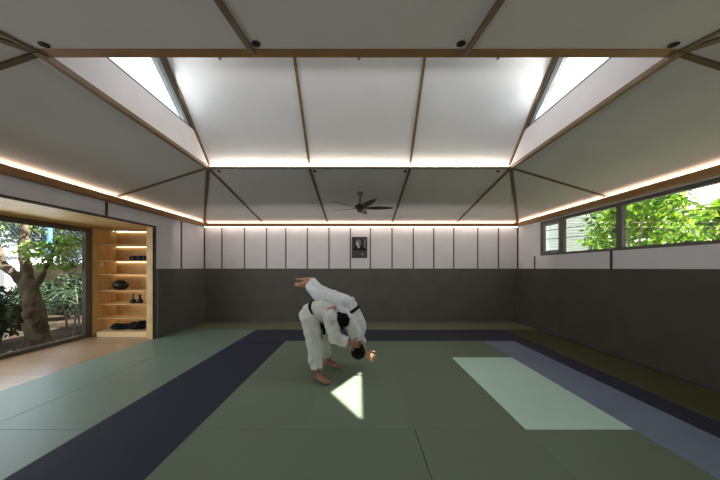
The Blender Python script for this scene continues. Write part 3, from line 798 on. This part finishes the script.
# ------------------------------------------------------------------ OUTSIDE
def leaves(n, blobs, size, m, name, parent, seed=1, droop=.3, aspect=.45):
    rnd = random.Random(seed); mb = MB(); vs = []; fs = []
    tot = sum(b[4] if len(b) > 4 else 1 for b in blobs)
    for b in blobs:
        c = V(b[0]); rx, ry, rz = b[1:4]; k = int(n*(b[4] if len(b) > 4 else 1)/tot)
        for _ in range(k):
            while True:
                u = V((rnd.uniform(-1,1), rnd.uniform(-1,1), rnd.uniform(-1,1)))
                if u.length < 1: break
            p = c + V((u.x*rx, u.y*ry, u.z*rz))
            d = V((rnd.uniform(-1,1), rnd.uniform(-1,1), rnd.uniform(-1,.5)-droop)).normalized()
            s = d.cross(V((rnd.uniform(-1,1), rnd.uniform(-1,1), rnd.uniform(-1,1)))).normalized(); nn = d.cross(s)
            L = size*rnd.uniform(.6,1.3); w = L*aspect
            i = len(vs)
            vs += [p, p+d*L*.35+s*w*.5+nn*L*.05, p+d*L*.7+s*w*.4+nn*L*.04, p+d*L-nn*L*.1, p+d*L*.7-s*w*.4+nn*L*.04, p+d*L*.35-s*w*.5+nn*L*.05, p+d*L*.5]
            fs += [(i,i+1,i+6,i+5),(i+1,i+2,i+6),(i+2,i+3,i+6),(i+3,i+4,i+6),(i+4,i+5,i+6)]
    return mb.add(vs, fs).build(name, m, parent, recalc=False)

M_BARK = mat('bark', (84,72,60), .9, .15, .3, 9, bump=.8, bscale=18, stretch=(1,1,.4))
M_BARKG = mat('bark_grey', (120,116,104), .9, .15, .3, 9, bump=.8, bscale=18)
M_LF1 = leaf_mat('leaf_mid', (50,80,34), (100,130,60)); M_LF2 = leaf_mat('leaf_dark', (22,40,22), (50,76,42), .3)
M_LF3 = leaf_mat('leaf_lime', (90,120,28), (164,176,64), .55); M_LF4 = leaf_mat('leaf_bright', (42,80,18), (116,148,38), .5)

ground = struct('ground', MB().box(-24, NX-.06, -6, 24, -.35, -.12), mat('garden_soil', (58,48,38), .95, .1, .3, 4, bump=.6, bscale=20))
struct('ground_right', MB().box(XR+.2, 26, -8, 26, -.35, -.12), mat('side_yard', (120,124,96), .95, .1, .3, 3))
# gravel strip just outside the glass: loose stones nobody would count
rnd = random.Random(2); mb = MB()
for k in range(900):
    y = rnd.uniform(3.6, 6.6); x = NX-.08-rnd.random()**1.5*.75; r = rnd.uniform(.012,.03)
    mb.ell((x,y,-.115+r*.3), [(r,0,0),(0,r*rnd.uniform(.6,1),0),(0,0,r*.6)], 6)
tag(mb.build('gravel', mat('grey_gravel', (150,146,140), .9, .2, .35, 3)), 'pale grey gravel lying outside the garden window', 'gravel', kind='stuff')
# garden tree right behind the glass
t = thing('garden_tree', 'gnarled brown tree with a forked trunk right outside the garden window', 'tree', (-6.55,5.42,-.12))
tr = MB()
B0 = V((-6.55,5.42,-.16))
tr.chain([B0, B0+V((-.03,0,.35)), B0+V((-.09,.0,.85)), B0+V((-.22,.02,1.3))], [.2,.165,.14,.12])
for a, r in ((0,.1), (1.3,.09), (2.4,.1), (3.6,.09), (4.8,.1)):
    tr.cone(B0+V((0,0,.22)), .13, B0+V((math.cos(a)*.32, math.sin(a)*.25, .0)), .05)
K = B0+V((-.22,.02,1.3))
tr.chain([K, K+V((-.08,.02,.3)), K+V((-.16,.05,.85)), K+V((-.16,.1,1.7)), K+V((-.1,.1,2.6))], [.11,.08,.068,.055,.04])
tr.chain([K, K+V((-.2,-.05,.2)), K+V((-.4,-.1,.42)), K+V((-.5,-.2,1.1)), K+V((-.6,-.3,1.9))], [.11,.075,.065,.055,.03])
tr.chain([K+V((0,0,-.12)), K+V((.16,.05,.12)), K+V((.30,.1,.45)), K+V((.4,.15,.95))], [.09,.05,.032,.02])
tr.ell(B0+V((-.06,-.13,.75)), [(.08,0,0),(0,.07,0),(0,0,.1)], 12)
remesh(tr, 'trunk', M_BARK, t, .022, 2, .022, .09)
leaves(900, [(K+V((.25,.1,.75)),.5,.4,.22,2), (K+V((.4,.2,.45)),.4,.3,.12,1), (K+V((-.1,.1,1.7)),1.0,.8,.6,2), (K+V((.55,.3,.95)),.3,.3,.16,1)], .11, leaf_mat('leaf_fresh', (86,124,44), (150,176,92)), 'foliage', t, 4)
# shrubs in the garden
def bush(name, label, x, y, r, h, n, m, size, seed, stems=7):
    t = thing(name, label, 'shrub', (x,y,-.12), 'garden shrubs')
    rnd = random.Random(seed); s = MB()
    for k in range(stems):
        a = rnd.uniform(0,6.28); q = rnd.uniform(.3,.8)*r
        s.tube([(x+math.cos(a)*.05,y+math.sin(a)*.05,-.14), (x+math.cos(a)*q*.5,y+math.sin(a)*q*.5,h*.45), (x+math.cos(a)*q,y+math.sin(a)*q,h*.85)], [.016,.012,.006], 6)
    s.build('stems', M_BARK, t)
    leaves(n, [((x,y,h*.55),r,r,h*.5)], size, m, 'foliage', t, seed)
bush('leafy_shrub', 'dense dark green shrub left of the garden tree trunk', -7.55,5.5,.5,1.1,1300,M_LF2,.13,11)
bush('leafy_shrub', 'low bright green shrub at the foot of the garden tree, left side', -6.85,4.75,.24,.36,300,M_LF1,.1,12)
def palm(name, label, x, y, h, n, L, seed):
    t = thing(name, label, 'shrub', (x,y,-.12), 'garden shrubs'); rnd = random.Random(seed)
    s = MB()
    for k in range(4):
        a = k*1.6; s.tube([(x+.05*math.cos(a),y+.05*math.sin(a),-.14), (x+.12*math.cos(a),y+.12*math.sin(a),h*.5), (x+.17*math.cos(a),y+.17*math.sin(a),h*.8)], [.022,.018,.014], 7)
    s.build('stems', M_BARKG, t)
    mb = MB()
    for k in range(n):
        a = rnd.uniform(0,6.28); base = V((x+.15*math.cos(a),y+.15*math.sin(a),h*rnd.uniform(.45,.85))); up = rnd.uniform(.1,.9)
        d = V((math.cos(a),math.sin(a),0)); pts = [base + d*L*u + V((0,0,L*(up*u - (.6+.3*up)*u*u))) for u in (0,.25,.5,.75,1)]
        for i in range(9):
            u = .2+.8*i/9; p = base + d*L*u + V((0,0,L*(up*u - (.6+.3*up)*u*u))); sd = V((-d.y,d.x,0))
            for sg in (-1,1):
                q = p + (sd*sg*.8+d*.6+V((0,0,-.25))).normalized()*L*.32*(1.1-u*.6); e = d*.014
                mb.add([p-e,p+e,q],[(0,1,2)])
        mb.tube(pts, .006, 4)
    mb.build('fronds', M_LF2, t, recalc=False)
palm('palm_shrub', 'dark fronded palm shrub right of the tree trunk, near the window frame', -7.75,7.4,1.15,34,.66,21)
palm('palm_shrub', 'lower fronded palm shrub at the right edge of the garden view', -6.85,6.3,.75,26,.38,22)
palm('palm_shrub', 'fronded palm shrub half hidden behind the garden tree trunk', -8.75,7.05,.95,22,.33,23)
bush('leafy_shrub', 'wide dark shrub against the garden wall behind the palms', -10.4,8.45,.5,1.25,900,M_LF2,.14,14)
bush('leafy_shrub', 'dark shrub against the garden wall near the window frame', -9.25,8.4,.5,1.3,900,M_LF2,.14,15)
# boundary wall, mesh fence, pole, far trees, pale house
struct('wall_garden', MB().box(-11.6, -6.2, 9.2, 9.45, -.2, 1.62), mat('old_garden_wall', (104,92,74), .9, .15, .3, 1.6, bump=.5, bscale=12))
struct('wall_garden_side', MB().box(-16.3, -16, -6, 10.1, -.2, 1.62), MATS['old_garden_wall'])
t = thing('mesh_fence', 'tall wire mesh fence standing on the garden boundary wall', 'fence', (-11,9.33,1.6))
ps = MB()
for x in (-13.6,-9.1,-6.9): MB().tube([(x,9.33,1.62),(x,9.33,3.6)], .022, 8).build('post', mat('fence_steel', (92,102,112), .5, .4, metal=.3), t)
mb = MB()
for k in range(-2, 62):
    x = -16 + k*.16
    for sg in (0, 1):
        a, b = (x, x+1.95) if sg == 0 else (x+1.95, x)
        lo, hi = max(-13.6, min(a,b)), min(-6.2, max(a,b))
        if hi - lo < .1: continue
        z = lambda q: 1.63 + 1.95*((q-a)/(b-a))
        mb.bar((lo,9.33,z(lo)), (hi,9.33,z(hi)), .009, .009, (0,1,0))
tag(mb.build('wire_mesh', MATS['fence_steel'], t), kind='stuff')
MB().tube([(-13.6,9.33,3.58),(-6.2,9.33,3.58)], .02, 8).build('top_rail', MATS['fence_steel'], t)
t = thing('blue_post', 'slim bright blue post rising behind the garden wall', 'post', (-11.05,9.6,-.12))
MB().tube([(-11.22,9.62,-.14),(-11.22,9.62,3.4)], .07, 12).build('shaft', mat('blue_paint', (60,120,200), .5, .4), t, smooth=True)
MB().lathe([(.09,0),(.09,.03),(.04,.08)], (-11.22,9.62,3.4), 12).build('cap', MATS['blue_paint'], t)
def tree(label, x, y, h, trunk_r, blobs, n, size, m, seed, name='leafy_tree', group='trees outside', bark=M_BARKG):
    t = thing(name, label, 'tree', (x,y,-.12), group)
    s = MB(); s.chain([(x,y,-.16), (x+.05,y,h*.35), (x-.03,y+.05,h*.6)], [trunk_r,trunk_r*.75,trunk_r*.6], 10)
    for b in blobs:
        c = V(b[0]); s.chain([(x-.0,y,h*.4), V((x,y,h*.5))*.5 + c*.5, c], [trunk_r*.5,trunk_r*.35,trunk_r*.15], 8)
    s.build('trunk', bark, t, smooth=True)
    leaves(n, blobs, size, m, 'foliage', t, seed)
tree('pale green tree rising behind the mesh fence at the left', -21.5, 18, 5, .2, [((-21.5,18,5.2),2.4,1.2,2.4), ((-24.5,18,4.8),2.2,1,2.2), ((-18.6,18,5.0),1.8,1,2.4)], 2600, .34, M_LF1, 31)
tree('grey green tree rising behind the mesh fence, right of the blue post', -15, 13.5, 5, .2, [((-14.0,13.5,3.2),1.2,1.0,1.5), ((-16.2,13.6,3.9),1.3,1,1.6), ((-15.2,13.5,5.6),1.8,1,1.1)], 3200, .26, M_LF2, 32)
t = thing('house', 'pale rendered low house behind the garden at far left', 'house', (-19,11,-.12))
MB().box(-23.5,-13.75,10.3,11.8,-.15,1.95).build('wall', mat('pale_render', (226,228,230), .85, .2, .04, 2), t)
MB().prism([(-23.8,10.15,1.95),(-13.6,10.15,1.95),(-13.6,11.9,2.3),(-23.8,11.9,2.3)], (0,0,.1)).build('roof', mat('grey_roof', (140,150,158), .8, .2), t)
MB().box(-18,-17,10.27,10.3,.6,1.5).build('window', mat('dark_pane', (60,66,72), .2, .5), t)

# right side: big-leaved trees close to the window, a pale building, cables
tree('big leaved bright green tree outside the large pane of the right window', 6.6, 3.9, 3.4, .07,
     [((6.3,4.05,2.35),.6,.8,.5,1.2), ((6.5,3.5,2.9),.7,.8,.5,1.2), ((6.9,4.2,3.0),.7,.7,.5), ((6.6,2.9,2.3),.6,.5,.5,.8)], 1500, .19, M_LF4, 41, group='trees outside the right window')
tree('big leaved green tree outside the middle pane of the right window', 6.4, 6.2, 3.2, .06,
     [((6.3,6.4,2.75),.7,.6,.45,1.3), ((6.2,5.75,2.95),.6,.6,.4), ((6.6,7.0,2.3),.6,.7,.5), ((6.9,6.0,2.3),.6,.8,.5)], 1400, .18, M_LF4, 42, group='trees outside the right window')
tree('yellow green sunlit tree farther out behind the right window trees', 9.6, 6.4, 4.4, .1,
     [((9.6,6.6,2.4),1.1,2.1,1.0,2), ((9.8,4.5,3.0),1.0,1.1,.9), ((9.4,8.6,3.2),.9,1.2,.9)], 2600, .24, M_LF3, 43, group='trees outside the right window')
t = thing('building', 'white building with louvred panel seen through the small casement', 'building', (9.2,11.8,-.12))
MB().box(7.2,11.5,10.6,14,-.15,4.6).build('wall', mat('white_render', (240,242,244), .8, .2, .03, 2), t)
lv = MB()
for k in range(16): lv.box(7.5,9.4,10.5,10.59,1.7+k*.12,1.7+k*.12+.05)
lv.build('louvre', mat('grey_louvre', (205,208,212), .6, .3), t)
MB().box(7.0,11.7,10.4,14.2,4.6,4.75).build('roof', MATS['grey_roof'], t)
def cable(pts, r, label):
    P = []
    a, b = V(pts[0]), V(pts[1])
    for i in range(13):
        u = i/12; P.append(a.lerp(b,u) - V((0,0,.12*math.sin(math.pi*u))))
    tag(MB().tube(P, r, 6).build('overhead_cable', M_BLACK), label, 'cable', 'cables outside the right window')
cable(((7.35,10.597,2.97),(7.35,-6,2.6)), .014, 'dark overhead cable crossing in front of the right window foliage')
cable(((7.42,10.597,2.64),(7.42,-6,2.3)), .012, 'lower thin overhead cable crossing the right window view')
# added unseen overhang blocks sun at the right window; left slab roofs the niche
struct('roof_sun_block', MB().box(XR+T, XR+.95, YN-.2, YB+.3, 2.86, 2.95).box(XL-1.75, XL-T, YN-.2, YB+.3, NZ+.1, NZ+.25), mat('sun_block_grey', (120,118,114), .8, .2))

# ------------------------------------------------------------------ light
w = bpy.data.worlds.new('World'); SC.world = w; w.use_nodes = True
nt = w.node_tree; bg = nt.nodes['Background']
sky = nt.nodes.new('ShaderNodeTexSky'); sky.sky_type = 'HOSEK_WILKIE'
sd = V((.712, .062, 1)).normalized()
sky.sun_direction = sd; sky.turbidity = 5
mixn = nt.nodes.new('ShaderNodeMix'); mixn.data_type = 'RGBA'; mixn.inputs[0].default_value = .6
mixn.inputs[7].default_value = (1.0, 1.03, 1.08, 1)
nt.links.new(sky.outputs[0], mixn.inputs[6]); nt.links.new(mixn.outputs[2], bg.inputs['Color'])
bg.inputs['Strength'].default_value = 3.0
sl_ = bpy.data.lights.new('sun', 'SUN'); sl_.energy = 36; sl_.angle = .012; sl_.color = (1, .96, .88)
so = bpy.data.objects.new('sun', sl_); COL.objects.link(so)
so.rotation_euler = (-sd).to_track_quat('-Z', 'Y').to_euler()
# unseen fill lamps added to brighten the room
def area(loc, target, sx, sy, e, col, name):
    l = bpy.data.lights.new(name, 'AREA'); l.shape = 'RECTANGLE'; l.size = sx; l.size_y = sy; l.energy = e; l.color = col
    o = bpy.data.objects.new(name, l); COL.objects.link(o); o.location = loc
    o.rotation_euler = (V(target) - V(loc)).to_track_quat('-Z', 'Y').to_euler(); return o

area((RL+.02, RIDGE_Y, 3.95), (1.5, RIDGE_Y+.3, 3.2), 1.6, .7, 11, (.86,.93,1), 'skylight_fill_left')  # added fill just inside the left gable window, boosts its daylight
area((RR-.02, RIDGE_Y, 3.95), (-1.5, RIDGE_Y+.3, 3.2), 1.6, .7, 11, (.86,.93,1), 'skylight_fill_right')  # added fill just inside the right gable window, boosts its daylight
area((0, RIDGE_Y-.1, 4.35), (0, RIDGE_Y, 0), 4.5, .4, 24, (.97,.98,1), 'lantern_fill')  # added unseen fill under the ridge, brightens panels and floor
area((0, -.35, .9), (0, 3, 3.2), 6, 1.0, 20, (1,.98,.95), 'room_fill')  # added unseen fill behind the camera, lifts the ceiling
area((0, YB-1.3, 2.3), (0, YB, 2.15), 8.2, .2, 17, (1,.96,.92), 'back_wall_fill')  # added unseen fill for the back wall, no fixture hangs here
area((NX+.3, 3.2, 1.3), (0, 3.4, .4), 3.5, 1.8, 46, (.74,.88,1), 'garden_window_fill')  # added fill inside the garden window, strengthens daylight on the mats

# ------------------------------------------------------------------ camera
cam = bpy.data.cameras.new('camera'); co = bpy.data.objects.new('camera', cam); COL.objects.link(co)
co.location = (0, 0, CAMZ); co.rotation_euler = (math.pi/2, 0, 0)
cam.sensor_width = 36; cam.lens = F/720*36; cam.shift_y = 28/720; cam.clip_start = .05
SC.camera = co
SC.view_settings.view_transform = 'Standard'
SC.view_settings.exposure = 0.0
SC.cycles.use_denoising = True
SC.cycles.max_bounces = 10; SC.cycles.diffuse_bounces = 6
SC.cycles.sample_clamp_indirect = 8
